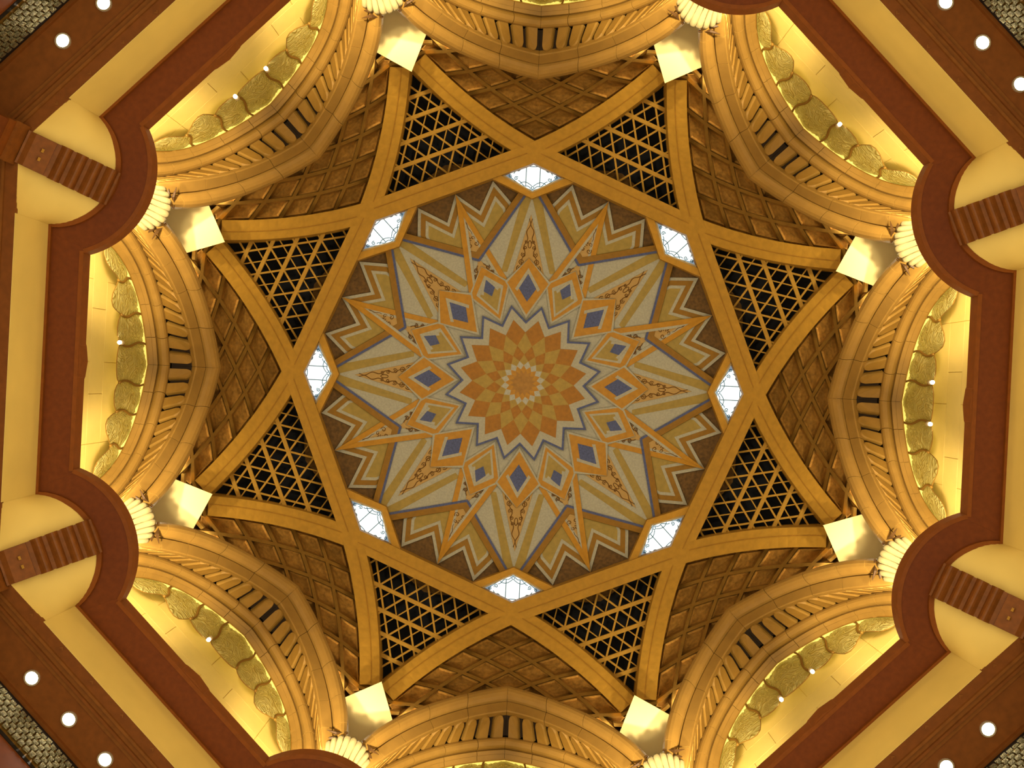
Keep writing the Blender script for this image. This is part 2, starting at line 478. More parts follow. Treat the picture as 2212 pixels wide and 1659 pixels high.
# ------------------------------------------------------------------ skylights
M = Master('window', P(445, 0, 0.2))
pane_side = plate_mesh('side_glass', [(492, 0), (446, 78), (409, 0), (446, -78)], 0.10, 'pane_side')
lo = [(415.5 + 26.5 * (t ** 1.5), 49 * t) for t in [i / 8 for i in range(9)]]
br = lo + [(462, 50), (490, 0), (462, -50)] + [(a, -b) for a, b in lo[::-1][:-1]]
pane = plate_mesh('pane', br, 0.13, 'pane')
M.part('side_glass', pane_side)
i0 = M.part('pane', pane)
for s in (-1, 1):
    M.part('glazing_bar', plate_mesh('glazing_bar', [(426, s * 15 - .8), (482, s * 15 - .8), (482, s * 15 + .8), (426, s * 15 + .8)], 0.145, 'lead'), i0)
cur = []
for s in (-1, 1):
    cur.append(spiral(441, s * 36, 4.5, 1.3, 1.0, s)); cur.append(spiral(446, s * 49, 3.6, 1.4, 2.0, -s))
    cur.append([(420 + 15 * t + 2.2 * math.sin(9 * t), s * (4 + 28 * t)) for t in [i / 14 for i in range(15)]])
    cur.append([(426 + 8 * math.sin(2.6 * t), s * (2 + 26 * t)) for t in [i / 12 for i in range(13)]])
    cur.append([(417 + 26.5 * (t ** 1.5), s * 49 * t) for t in [i / 12 for i in range(13)]])
    cur.append([(466 - 14 * t + 2 * math.sin(10 * t), s * (20 + 22 * t)) for t in [i / 12 for i in range(13)]])
    cur.append(spiral(450, s * 58, 3.2, 1.2, 0, s))
cur.append([(470 - 2.5 * math.sin(t), 12 * math.cos(t)) for t in [i * math.pi / 8 for i in range(17)]])
cur.append([(422 + 3 * math.sin(t), 3 * math.cos(t)) for t in [i * math.pi / 6 for i in range(13)]])
M.part('scroll_tracery', scroll_mesh('scroll_tracery', cur, 0.150, WPHI, 0.75, 'lead'), i0)
def bar_mesh(name, p0, p1, q1, q0, off_f, off_b, material):
    mb = MB(); pts = [p0, p1, q1, q0]
    n = 6; lo_, hi_ = [], []
    A = [(p0[0] + (p1[0] - p0[0]) * i / n, p0[1] + (p1[1] - p0[1]) * i / n) for i in range(n + 1)]
    B = [(q0[0] + (q1[0] - q0[0]) * i / n, q0[1] + (q1[1] - q0[1]) * i / n) for i in range(n + 1)]
    vs, fs = [], []
    for a, b in zip(A, B):
        f0, f1 = P(*a, off_f), P(*b, off_f)
        vs += [f0, f1, back(f1), back(f0)]
    for i in range(n):
        for j in range(4): fs.append((4 * i + j, 4 * i + (j + 1) % 4, 4 * i + 4 + (j + 1) % 4, 4 * i + 4 + j))
    fs += [(0, 1, 2, 3), (4 * n, 4 * n + 1, 4 * n + 2, 4 * n + 3)]
    return mesh(name, vs, fs, material)
for s in (-1, 1):
    fr = M.part('window_frame', bar_mesh('window_frame', (399, 0), (442, s * 98), (452, s * 82), (411.5, 0), 0.40, 0.02, 'frame'))
    M.part('frame_lip', bar_mesh('frame_lip', (411.5, 0), (452, s * 82), (455, s * 78), (415, 0), 0.26, 0.02, 'lip'), fr)
for k in range(8):
    M.name = f'window_{k + 1}'
    M.place(k, f'bright kite-shaped skylight nearest the {face(k)} arch', 'window', kind='structure')

# ------------------------------------------------------------------ lattice grilles
def line_strip(name, p0, p1, w, off_f, off_b, material, phi=SPHI):
    d = Vector((p1[0] - p0[0], p1[1] - p0[1])); L_ = d.length; d /= L_
    nrm = Vector((-d.y, d.x)) * (w / 2)
    n = max(2, int(L_ / 45))
    vs, fs = [], []
    k_ = (SR - off_b) / (SR - off_f)
    for i in range(n + 1):
        c = Vector(p0) + d * (L_ * i / n)
        f0, f1 = P(c.x + nrm.x, c.y + nrm.y, off_f, phi), P(c.x - nrm.x, c.y - nrm.y, off_f, phi)
        vs += [f0, f1, back(f1, 0.10), back(f0, 0.10)]
    for i in range(n):
        for j in range(4): fs.append((4 * i + j, 4 * i + (j + 1) % 4, 4 * i + 4 + (j + 1) % 4, 4 * i + 4 + j))
    fs += [(0, 1, 2, 3), (4 * n, 4 * n + 1, 4 * n + 2, 4 * n + 3)]
    return mesh(name, vs, fs, material)

# triangle between three ribs, in the corner frame: sides are the arms of the neighbouring ribs (rotated 45 deg)
def side_line():
    pts = []
    for b in np.linspace(XB, 520, 60):
        a, bb = rib_edge(-HW + 12, b)              # inside the rib, so bar ends are covered
        x, y = a, bb
        ang = R_(-45)
        pts.append((x * math.cos(ang) - y * math.sin(ang), x * math.sin(ang) + y * math.cos(ang)))
    return pts
SL = side_line()
sl_a = np.array([p[0] for p in SL]); sl_b = np.abs(np.array([p[1] for p in SL]))
order = np.argsort(sl_a); sl_a, sl_b = sl_a[order], sl_b[order]
def half_w(a): return float(np.interp(a, sl_a, sl_b))
BASE_A = 474.0
M = Master('lattice_grille', P(560, 0, 0.1, SPHI))
for a in (529, 575.6, 621, 663):
    M.part('crossbar', line_strip('crossbar', (a, -half_w(a) - 4), (a, half_w(a) + 4), 8.5, 0.17, 0.07, 'grille'))
def clip(c0, slope):
    """line b = c0 + slope*(a-481), the part inside the triangle"""
    aa = np.linspace(BASE_A, 716, 243)
    ok = [a for a in aa if abs(c0 + slope * (a - 481)) < half_w(a)]
    if len(ok) < 8: return None
    return (ok[0], c0 + slope * (ok[0] - 481)), (ok[-1], c0 + slope * (ok[-1] - 481))
SLOPE = 31.0 / 46.3
for sgn in (-1, 1):
    for i in range(-14, 15):
        c0 = 31.0 * i
        q = clip(c0, sgn * SLOPE)
        if not q: continue
        thick = i % 2 == 0
        M.part('thick_bar' if thick else 'thin_bar',
               line_strip('bar', *q, 4.0 if thick else 2.4, 0.15 if thick else 0.13, 0.07, 'grille'))
for k in range(8):
    M.place(k, f'golden lattice grille over black openings between the {face(k)} and {face(k + 1)} skylights', 'grille', 'triangular lattice grilles')

# ------------------------------------------------------------------ coffered vault panels
edge_pts = []
for b in np.linspace(150, 540, 120):              # outer rib edge, corner frame -> face frame (rib runs towards -b side)
    a, bb = rib_edge(HW, -b)
    ang = R_(22.5)
    edge_pts.append((a * math.cos(ang) - bb * math.sin(ang), a * math.sin(ang) + bb * math.cos(ang)))
eb = np.array([-p[1] for p in edge_pts]); ea = np.array([p[0] for p in edge_pts])
o_ = np.argsort(eb); eb, ea = eb[o_], ea[o_]
def edge(b): return float(np.interp(abs(b), eb, ea))
STEP = 50.0
def node(i, j):
    n, m_ = i - j, min(i, j)
    b = STEP * n
    return (edge(b) + 49.5 * m_, b)
def arch_limit(b): return float(np.interp(abs(b), [0, 40, 85, 140, 190, 239, 288, 330], [663, 668, 682, 700, 718, 740, 773, 810]))
M = Master('coffered_vault', P(600, 0, 0.1))
NMAX = 7
def visible(i, j):
    pts = [node(i, j), node(i + 1, j), node(i, j + 1), node(i + 1, j + 1)]
    return any(p[0] < arch_limit(p[1]) + 6 for p in pts) and all(math.hypot(*p) < 815 for p in pts)
cells = [(i, j) for i in range(-1, NMAX) for j in range(-1, NMAX) if visible(i, j) and (i, j) != (-1, -1)]
def quad_lerp(q, u, v):
    a = [(q[0][k] * (1 - u) + q[1][k] * u) * (1 - v) + (q[3][k] * (1 - u) + q[2][k] * u) * v for k in (0, 1)]
    return tuple(a)
for (i, j) in cells:
    q = [node(i, j), node(i + 1, j), node(i + 1, j + 1), node(i, j + 1)]
    vs, fs = [], []
    lev = [(0.0, 0.0), (0.06, 0.0), (0.09, 0.14), (0.115, 0.14), (0.13, 0.08), (0.20, 0.02), (0.5, -0.015)]
    # stepped coffer pan: rim, raised border, sunk field
    rings = []
    for ins, off in lev[:-1]:
        ring = [quad_lerp(q, u, v) for u, v in ((ins, ins), (.5, ins), (1 - ins, ins), (1 - ins, .5), (1 - ins, 1 - ins), (.5, 1 - ins), (ins, 1 - ins), (ins, .5))]
        rings.append(len(vs)); vs += [P(a, b, off) for a, b in ring]
    vs.append(P(*quad_lerp(q, .5, .5), lev[-1][1]))
    for r_ in range(len(rings) - 1):
        for t in range(8):
            fs.append((rings[r_] + t, rings[r_] + (t + 1) % 8, rings[r_ + 1] + (t + 1) % 8, rings[r_ + 1] + t))
    for t in range(8): fs.append((rings[-1] + t, rings[-1] + (t + 1) % 8, len(vs) - 1))
    M.part('coffer', mesh('coffer', vs, fs, 'coffer'))
def poly_bar(pts, w, off_f, off_b):
    vs, fs = [], []
    k_ = (SR - off_b) / (SR - off_f)
    for i, p in enumerate(pts):
        p = Vector(p); d = (Vector(pts[min(i + 1, len(pts) - 1)]) - Vector(pts[max(i - 1, 0)])).normalized()
        nrm = Vector((-d.y, d.x)) * (w / 2)
        f0, f1 = P(p.x + nrm.x, p.y + nrm.y, off_f), P(p.x - nrm.x, p.y - nrm.y, off_f)
        vs += [f0, f1, back(f1, 0.30), back(f0, 0.30)]
    n = len(pts)
    for i in range(n - 1):
        for j in range(4): fs.append((4 * i + j, 4 * i + (j + 1) % 4, 4 * i + 4 + (j + 1) % 4, 4 * i + 4 + j))
    fs += [(0, 1, 2, 3), (4 * n - 4, 4 * n - 3, 4 * n - 2, 4 * n - 1)]
    return mesh('lattice_bar', vs, fs, 'coffer_bar')
cs = set(cells)
for fam in (0, 1):
    for c in range(1, NMAX + 1):
        pts = []
        for t in range(-1, NMAX + 1):
            i, j = (c, t) if fam == 0 else (t, c)
            if any((i + di, j + dj) in cs for di in (-1, 0) for dj in (-1, 0)):
                pts.append(node(i, j))
        if len(pts) >= 2:
            M.part('lattice_bar', poly_bar(pts, 7.0, 0.24 + 0.004 * fam, -0.02))
for k in range(8):
    M.place(k, f'bronze coffered vault panel above the {face(k)} arch', 'vault panel', 'coffered vault panels')

# ------------------------------------------------------------------ corner plates
def plate_pt(r, b):
    t = (r - 715.0) / (846.0 - 715.0)
    Z = 26.65 + (25.35 - 26.65) * t
    return c3(r * Z / F, b * Z / F, Z)
poly = [(715, 0), (780, 57), (856, 20), (856, -20), (780, -57)]
me_lo = [plate_pt(r, b) for r, b in poly]
mb = MB(); mb.prism(me_lo, [p + c3(0.10, 0, 0.04) for p in me_lo])
me = mb.mesh('corner_plate', 'plate')
base = plate_pt(780, 0); me.transform(Matrix.Translation(-base))
for k in range(8):
    o = obj('corner_plate', me, None, rotz(base, R_(45 * k)), R_(45 * k))
    tag(o, f'pale square corner plate between the {pair(k)}', 'plate', 'pale corner plates')

# ------------------------------------------------------------------ arches
def curve(R, data, foot):
    """data: (a px, b px) from apex down; returns dense (Z, B) by arc length"""
    pts = [(F * R / a, b * R / a) for a, b in data] + [foot]
    pts[0] = (pts[0][0], 0.0)
    s = [0]
    for p, q in zip(pts, pts[1:]): s.append(s[-1] + math.hypot(p[0] - q[0], p[1] - q[1]))
    s = np.array(s)
    cz = np.polyfit(s, [p[0] for p in pts], 4); cb = np.polyfit(s, [p[1] for p in pts], 4)
    d = np.linspace(0, s[-1], 200)
    z, b = np.polyval(cz, d), np.polyval(cb, d)
    b = b - b[0] * (1 - d / s[-1])
    l = np.concatenate([[0], np.cumsum(np.hypot(np.diff(z), np.diff(b)))])
    return dict(R=R, z=z, b=b, l=l / l[-1], L=l[-1])
C1 = curve(9.6, [(663, 0), (667.8, 40.4), (682, 84.8), (700, 140), (718, 189.7), (740.5, 239), (773, 288.6), (795, 310)], (22.6, 4.00))
C2 = curve(9.9, [(712, 0), (721, 42.9), (733, 87.3), (750.6, 137.5), (767, 169.8), (790, 206.7), (817, 245.4), (844, 285)], (22.5, 3.72))
C3 = curve(10.6, [(766, 0), (772, 52.4), (779, 93), (798, 165), (815, 205.5), (831.7, 239.7), (848, 269.4), (870, 296)], (22.5, 4.00))
C4 = curve(11.2, [(816, 0), (820.6, 33), (829, 82.6), (841.5, 133), (859.3, 180.3), (878.6, 217.4), (897.8, 241.5), (918.8, 261)], (22.5, 3.38))
def cp(C, t):
    return m3(C['R'], float(np.interp(t, C['l'], C['b'])), float(np.interp(t, C['l'], C['z'])))
def frame_at(Ca, Cb, t):
    p, q = cp(Ca, t), cp(Cb, t)
    e = 0.01; T = (cp(Ca, min(1, t + e)) - cp(Ca, max(0, t - e))).normalized()
    d = q - p
    N = T.cross(d).normalized()
    if Ca.get('sg') is None:
        Ca['sg'] = 1; pm, qm, Nm = frame_at(Ca, Cb, 0.5)
        Ca['sg'] = 1 if Nm.dot(Vector((0, -10.2, 24.0)) - pm) > 0 else -1
    N = N * Ca['sg']
    return p, q, N
def sweep_block(name, Ca, Cb, prof, t0, t1, nseg, material, side, gap=0.009):
    ts = np.linspace(t0, t1, nseg + 1)
    gl = gap / Ca['L']
    ts[0] += gl if t0 > 0.001 else 0.0012; ts[-1] -= gl
    vs, fs = [], []
    m_ = len(prof)
    for t in ts:
        p, q, N = frame_at(Ca, Cb, t)
        if t0 <= 0.001 and t == ts[0]: N.x = 0.0; p.x = q.x = 0.004
        for s, h in prof: 
            v = p + (q - p) * s + N * h
            if v.x < 0.003: v.x = 0.003
            vs.append(v)
    if side < 0: vs = [Vector((-v.x, v.y, v.z)) for v in vs]
    for i in range(len(ts) - 1):
        for j in range(m_):
            fs.append((i * m_ + j, i * m_ + (j + 1) % m_, (i + 1) * m_ + (j + 1) % m_, (i + 1) * m_ + j))
    fs += [tuple(range(m_)), tuple((len(ts) - 1) * m_ + j for j in range(m_))]
    return mesh(name, vs, fs, material)
def roll(n, s0, s1, h): return [(s0 + (s1 - s0) * (1 - math.cos(math.pi * i / n)) / 2, h * math.sin(math.pi * i / n)) for i in range(n + 1)]
prof_out = [(0.05, -0.40), (0.0, 0.0)] + roll(8, 0.0, 0.56, 0.26)[1:] + [(0.575, -0.02), (0.60, 0.05), (0.62, 0.06), (0.98, 0.06), (1.0, 0.02), (0.97, -0.12), (0.70, -0.40)]
prof_in = [(0.30, -0.40), (0.02, -0.25), (0.0, 0.0)] + roll(8, 0.0, 0.50, 0.20)[1:] + [(0.515, -0.02), (0.54, 0.04), (0.56, 0.05), (0.72, 0.05), (0.73, 0.03), (0.98, 0.03), (1.0, 0.0), (0.97, -0.40)]
M = Master('stone_arch', m3(10.4, 0, 22.6))
for side in (-1, 1):
    to = [0, 0.20, 0.41, 0.60, 0.77, 0.90, 1.0]
    for t0, t1 in zip(to, to[1:]):
        M.part('outer_voussoir', sweep_block('outer_voussoir', C1, C2, prof_out, t0, t1, 6, 'stone', side))
    ti = [0, 0.13, 0.29, 0.46, 0.62, 0.76, 0.88, 1.0]
    for t0, t1 in zip(ti, ti[1:]):
        M.part('inner_voussoir', sweep_block('inner_voussoir', C3, C4, prof_in, t0, t1, 5, 'stone', side))
    M.part('recess_band', sweep_block('recess_band', C2, C3, [(0.03, -0.13), (0.97, -0.13), (0.97, -0.20), (0.03, -0.20)], 0, 1, 24, 'recess_shade', side, 0))
    # rounded tongues
    pitch = 0.452; Lm = (C2['L'] + C3['L']) / 2
    ntong = int(0.97 * Lm / pitch)
    for i in range(ntong):
        tc = (i + 0.5) * pitch / Lm; hw = pitch * 0.345 / Lm
        out = []
        for u in np.linspace(-1, 1, 9):               # rounded end near the outer roll
            out.append((tc + hw * u, 0.30 - 0.23 * math.sqrt(max(0, 1 - u * u))))
        out += [(tc + hw, 0.65), (tc + hw, 1.03), (tc - hw, 1.03), (tc - hw, 0.65)]
        lo_, mi_, hi_ = [], [], []
        cxy = (tc, 0.66)
        for t, s in out:
            p, q, N = frame_at(C2, C3, min(max(t, 0), 1))
            lo_.append(p + (q - p) * s + N * -0.15)
            mi_.append(p + (q - p) * s + N * -0.03)
            t2, s2 = cxy[0] + (t - cxy[0]) * 0.86, (cxy[1] + (s - cxy[1]) * 0.94 if s < 0.9 else s)
            p, q, N = frame_at(C2, C3, min(max(t2, 0), 1))
            hi_.append(p + (q - p) * s2 + N * 0.02)
        vs = lo_ + mi_ + hi_; n = len(out)
        if side < 0: vs = [Vector((-v.x, v.y, v.z)) for v in vs]
        fs = [tuple(range(2 * n, 3 * n))]
        for a in (0, n):
            fs += [(a + j, a + (j + 1) % n, a + n + (j + 1) % n, a + n + j) for j in range(n)]
        M.part('tongue', mesh('tongue', vs, fs, 'stone_tongue'))
for k in range(8):
    M.place(k, f'pointed golden stone arch with rounded tongues, on the {face(k)} side', 'arch', 'pointed stone arches')

# ------------------------------------------------------------------ glass valances in the arches
bot = [(0, 883), (20, 882.5), (36, 880), (42, 875.5), (48, 880), (60, 884), (75, 885), (90, 884), (100, 881), (106, 878.5), (113, 888), (122, 897), (135, 900.5), (150, 899),
       (165, 893), (178, 888.5), (184, 888.5), (192, 894), (202, 904), (215, 914.5), (230, 920.5), (245, 923), (256, 921), (264, 918.5)]
GR = 11.28
c4a = F * 11.2 / C4['z']; c4b = C4['b'] / C4['z'] * F
def top_a(b): return float(np.interp(abs(b), c4b, c4a)) - 2.0
def bot_a(b): return float(np.interp(abs(b), [p[0] for p in bot], [p[1] for p in bot]))
def glass_pt(b, w, bulge=0.0):
    a = top_a(b) + (max(bot_a(b), top_a(b) + 1.5) - top_a(b)) * w
    Rr = GR - 0.16 * w - bulge
    return m3(Rr, b * Rr / a, F * Rr / a)
def joint_b(bj, w): return bj + (5.0 * math.sin(2 * math.pi * w) * (1 if bj > 0 else -1) if abs(bj) > 1 and abs(bj) < 255 else 0)
js = [-263, -180.5, -106, -42, 42, 106, 180.5, 263]
M = Master('glass_valance', m3(11.2, 0, 26.4))
for b0, b1 in zip(js, js[1:]):
    nu, nw = 18, 8
    vs, fs = [], []
    for layer in (0,):
        for iw in range(nw + 1):
            w = iw / nw
            for iu in range(nu + 1):
                u = iu / nu
                l, r_ = joint_b(b0, w), joint_b(b1, w)
                b = l + (r_ - l) * u
                bb = b0 + (b1 - b0) * u
                wb = 0.10 * math.sin(math.pi * min(1, max(0, u))) * math.sin(math.pi * w) ** 0.7 + 0.03 * math.sin(math.pi * u)
                a = top_a(b) + (max(bot_a(bb), top_a(b) + 1.5) - top_a(b)) * w
                Rr = GR - 0.16 * w - wb + 0.03 * layer
                vs.append(m3(Rr, b * Rr / a, F * Rr / a))
    n1 = (nu + 1) * (nw + 1)
    for iw in range(nw):
        for iu in range(nu):
            a = iw * (nu + 1) + iu
            fs.append((a, a + 1, a + nu + 2, a + nu + 1))
    gp = M.part('glass_panel', mesh('glass_panel', vs, fs, 'glass', True))
    mb = MB()
    mb.tube([Vector(vs[nw * (nu + 1) + iu]) for iu in range(nu + 1)], 0.014, 4)
    M.part('panel_edge', mb.mesh('panel_edge', 'came'), gp)
for bj in js[1:-1]:
    mb = MB(); pts = []
    for i in range(15):
        w = i / 14; b = joint_b(bj, w)
        a = top_a(b) + (bot_a(bj) - top_a(b)) * w; Rr = GR - 0.16 * w - 0.035
        pts.append(m3(Rr, b * Rr / a, F * Rr / a))
    mb.tube(pts, 0.036, 6); M.part('joint_bar', mb.mesh('joint_bar', 'came', True))
mb = MB(); mb.tube([m3(11.17, b * 11.17 / top_a(b), F * 11.17 / top_a(b)) for b in np.linspace(-263, 263, 61)], 0.022, 5)
M.part('top_rail', mb.mesh('top_rail', 'came', True))
mb = MB(); mb.tube([m3(11.38, b * 11.38 / (top_a(b) + 6), F * 11.38 / (top_a(b) + 6)) for b in np.linspace(-258, 258, 37)], 0.03, 4)
M.part('light_tube', mb.mesh('light_tube', 'tube_light'))
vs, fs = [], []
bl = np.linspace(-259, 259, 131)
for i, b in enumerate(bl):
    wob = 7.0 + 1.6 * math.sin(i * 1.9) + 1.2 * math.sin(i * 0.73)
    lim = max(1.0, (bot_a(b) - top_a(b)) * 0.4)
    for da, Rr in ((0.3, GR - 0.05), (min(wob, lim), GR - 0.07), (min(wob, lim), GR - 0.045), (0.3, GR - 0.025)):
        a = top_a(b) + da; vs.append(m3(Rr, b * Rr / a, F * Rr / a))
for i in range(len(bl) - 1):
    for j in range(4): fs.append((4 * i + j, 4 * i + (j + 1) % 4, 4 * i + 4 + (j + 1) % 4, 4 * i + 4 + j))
M.part('glow_ribbon', mesh('glow_ribbon', vs, fs, 'edge_glow'))  # added glowing ribbon in front of the glass, imitating its lit edge
for k in range(8):
    M.place(k, f'scalloped pale green glass valance hanging inside the {face(k)} arch', 'valance', 'scalloped glass valances')

# small bright lamps peeping out at the valance joints
LAMPS = [(1, 1), (2, -1), (2, 1), (3, -1), (3, 1), (5, 1), (6, 1), (7, -1), (7, 1)]
bmx = bmesh.new(); bmesh.ops.create_uvsphere(bmx, u_segments=12, v_segments=8, radius=0.055)
me_b = bpy.data.meshes.new('bulb'); bmx.to_mesh(me_b); bmx.free(); me_b.materials.append(MATS['bulb'])
mb = MB(); mb.tube([(0, 0, 0.05), (0, 0, 0.16), (0, 0, 0.22)], [0.06, 0.07, 0.03], 10); me_s = mb.mesh('socket', 'lamp_ring', True)
for k, s in LAMPS:
    b = s * 45.0; a = 879.0; Rr = 11.02
    pos = m3(Rr, b * Rr / a, F * Rr / a)
    e = bpy.data.objects.new('valance_lamp', None); COL.objects.link(e); e.empty_display_size = 0.1
    e.location = rotz(pos, R_(45 * k)); e.rotation_euler = (0, 0, R_(45 * k))
    side = {(1, 1): 'lower', (2, -1): 'upper', (2, 1): 'lower', (3, -1): 'right-hand', (3, 1): 'left-hand', (5, 1): 'upper', (6, 1): 'upper', (7, -1): 'lower', (7, 1): 'upper'}[(k, s)]
    tag(e, f'tiny bright lamp at the {side} joint of the {face(k)} glass valance', 'lamp', 'lamps at the glass valances')
    obj('bulb', me_b, e); obj('socket', me_s, e)

# ------------------------------------------------------------------ reeded corner capitals
def slab0(name, plan, z0, z1, material, fr):
    mb = MB(); mb.prism([fr(a, b, z0) for a, b in plan], [fr(a, b, z1) for a, b in plan])
    return mb.mesh(name, material)
M = Master('reeded_capital', c3(10.64, 0, 20.2))
CR = 10.66
core = []
for Z, r in ((20.1, 0.44), (22.8, 0.46), (23.2, 0.53), (23.5, 0.56), (23.56, 0.3)): core.append((Z, r))
vs, fs = [], []; n = 20
for Z, r in core:
    for j in range(n): 
        th = 2 * math.pi * j / n; vs.append(c3(CR - r * math.cos(th), r * math.sin(th), Z))
for i in range(len(core) - 1):
    for j in range(n): fs.append((i * n + j, i * n + (j + 1) % n, (i + 1) * n + (j + 1) % n, (i + 1) * n + j))
fs.append(tuple((len(core) - 1) * n + j for j in range(n)))
M.part('core', mesh('core', vs, fs, 'shell', True))
M.part('pier', slab0('pier', [(10.95, -0.9), (10.95, 0.9), (12.9, 1.5), (12.9, -1.5)], 20.05, 22.7, 'stone', c3))
for j in range(-6, 7):
    th = R_(15.5 * j)
    pts, rd = [], []
    for Z, r, q in ((20.10, 0.45, 0.070), (22.7, 0.46, 0.073), (23.0, 0.50, 0.080), (23.25, 0.555, 0.088), (23.44, 0.60, 0.090), (23.54, 0.61, 0.070), (23.60, 0.59, 0.03)):
        pts.append(c3(CR - r * math.cos(th), r * math.sin(th), Z - 0.10 * (1 - math.cos(th)))); rd.append(q)
    mb = MB(); mb.tube(pts, rd, 8)
    M.part('reed', mb.mesh('reed', 'shell', True))
for s in (-1, 1):
    for q in (0, 1):
        mb = MB()
        p0 = c3(10.10, s * 0.22, 23.85)
        p1 = c3(10.22 + 0.20 * q, s * (0.74 - 0.02 * q), 23.75 - 0.12 * q); pm = (p0 + p1) / 2 + Vector((0, 0, -0.12))
        mb.tube([p0, (p0 + pm) / 2, pm, (pm + p1) / 2, p1], [0.03, 0.025, 0.05, 0.03, 0.008], 5)
        M.part('leaf_sprig', mb.mesh('leaf_sprig', 'twig'), label='small dark leafy sprig')
for k in range(8):
    M.place(k, f'pale reeded capital on the round ledge between the {pair(k)}', 'capital', 'pale reeded capitals')

# ------------------------------------------------------------------ ledge, frieze, corbels (plan drawn at ledge level)
ZL = 20.0; PX = ZL / F; KL = ZL / 22.0
RWALL = 1044 * PX
def circ(c, R, b0, b1, n):      # arc bulging towards the hall, corner frame, from across=b0 to across=b1
    t0, t1 = math.asin(b0 / R), math.asin(b1 / R)
    return [(c - R * math.cos(t), R * math.sin(t)) for t in np.linspace(t0, t1, n)]
def slab(name, plan, z0, z1, material, fr):
    mb = MB(); mb.prism([fr(a, b, z0) for a, b in plan], [fr(a, b, z1) for a, b in plan])
    return mb.mesh(name, material)
cc, RL, RWc = 1110 * PX, 197 * PX, 135 * PX
cw = 1118 * PX
bi = 152 * PX; bo = 128.5 * PX
def to_face(a, b, sgn=-1):      # corner frame -> frame of the face on the left of the corner
    ang = R_(22.5)
    return (a * math.cos(ang) - b * math.sin(ang) * 1, a * math.sin(ang) + b * math.cos(ang))
inn = circ(cc, RL, -bi, bi, 21); wal = circ(cw, RWc, -bo, bo, 17)
# straight ledge half-lengths on the inner and wall edges
inner_a, front_a = 968 * PX, 978 * PX
ia, ib = to_face(*inn[0]); oa, ob_ = to_face(*wal[0])
st_in = 236.4 * PX; st_out = abs(ob_)
def face_plan(a_in, a_out, b_in, b_out): return [(a_in, -b_in), (a_in, b_in), (a_out, b_out), (a_out, -b_out)]
M = Master('cornice', m3(11.0 * KL, 0, ZL))
M.part('ledge_board', slab('ledge_board', face_plan(inner_a, RWALL + 0.70, st_in + 0.10, st_out + 0.1), ZL + 0.0, ZL + 0.16, 'ledge', m3))
M.part('ledge_lip', slab('ledge_lip', face_plan(inner_a - 0.02, inner_a + 0.07, st_in + 0.03, st_in + 0.03), ZL - 0.02, ZL + 0.30, 'ledge_face', m3))
M.part('ledge_moulding', slab('ledge_moulding', face_plan(RWALL - 0.07, RWALL + 0.1, st_out, st_out), ZL - 0.07, ZL + 0.05, 'ledge_face', m3))
bump = [(inner_a + .05, -0.55), (inner_a - 0.03, -0.34), (inner_a - 0.07, 0), (inner_a - 0.03, 0.34), (inner_a + .05, 0.55)]
M.part('centre_boss', slab('centre_boss', bump, ZL - 0.01, ZL + 0.32, 'ledge_face', m3))
for k in range(8):
    M.place(k, f'straight dark brown ledge below the {face(k)} arch', 'ledge', 'straight brown ledges')
M = Master('round_ledge', c3(10.4 * KL, 0, ZL))
rp = inn + [(wal[-1][0] + 0.75, wal[-1][1] + 0.2), (wal[0][0] + 0.75, wal[0][1] - 0.2)]
M.part('ledge_board', slab('ledge_board', rp, ZL + 0.005, ZL + 0.165, 'ledge', c3))
lip = circ(cc, RL + 0.02, -bi, bi, 25) + circ(cc, RL - 0.07, -bi * .96, bi * .96, 25)[::-1]
M.part('ledge_lip', slab('ledge_lip', lip, ZL - 0.015, ZL + 0.30, 'ledge_face', c3))
mo = circ(cw, RWc + 0.06, -bo - 0.03, bo + 0.03, 21) + circ(cw, RWc - 0.05, -bo * .95, bo * .95, 21)[::-1]
M.part('ledge_moulding', slab('ledge_moulding', mo, ZL - 0.07, ZL + 0.05, 'ledge_face', c3))
for k in range(8):
    M.place(k, f'round dark brown ledge bulging between the {pair(k)}', 'ledge', 'round brown ledges')

ZF = 20.5 * KL                        # bottom of the frieze
SIDES = ['top', 'upper_right', 'right', 'lower_right', 'bottom', 'lower_left', 'left', 'upper_left']
fme = slab('frieze', face_plan(RWALL - 0.012, RWALL, st_out, st_out), ZF - 0.01, ZL + 0.02, 'frieze', m3)
# lofted corbel between the round ledge and the octagon corner
vs, fs = [], []
nb, nz = 25, 8
corner_R = RWALL / math.cos(R_(22.5))
topc = circ(cw, RWc, -bo, bo, nb)
n_a, n_b = wal[0]
botc = []
for i in range(nb):
    t = -1 + 2 * i / (nb - 1)
    e = (n_a + (corner_R - n_a) * (1 - abs(t)), (wal[-1][1] if t > 0 else wal[0][1]) * abs(t))
    botc.append(e)
for iz in range(nz + 1):
    w = iz / nz
    z = ZL + (ZF - ZL) * w
    m_ = 1 - (1 - w) ** 1.35
    for (ta, tb), (ba, bb) in zip(topc, botc):
        vs.append(c3(ta + (ba - ta) * m_, tb + (bb - tb) * m_, z))
for iz in range(nz):
    for i in range(nb - 1):
        a = iz * nb + i; fs.append((a, a + 1, a + nb + 1, a + nb))
cme = mesh('corbel', vs, fs, 'frieze', True)
for k in range(8):
    w = obj('wall_' + SIDES[k], fme, None, None, R_(45 * k))
    tag(w, f'pale yellow frieze wall under the {face(k)} ledge', kind='structure')
    c_ = obj('corner_corbel', cme, w)
    c_['label'] = 'curved yellow corbel under the round ledge'

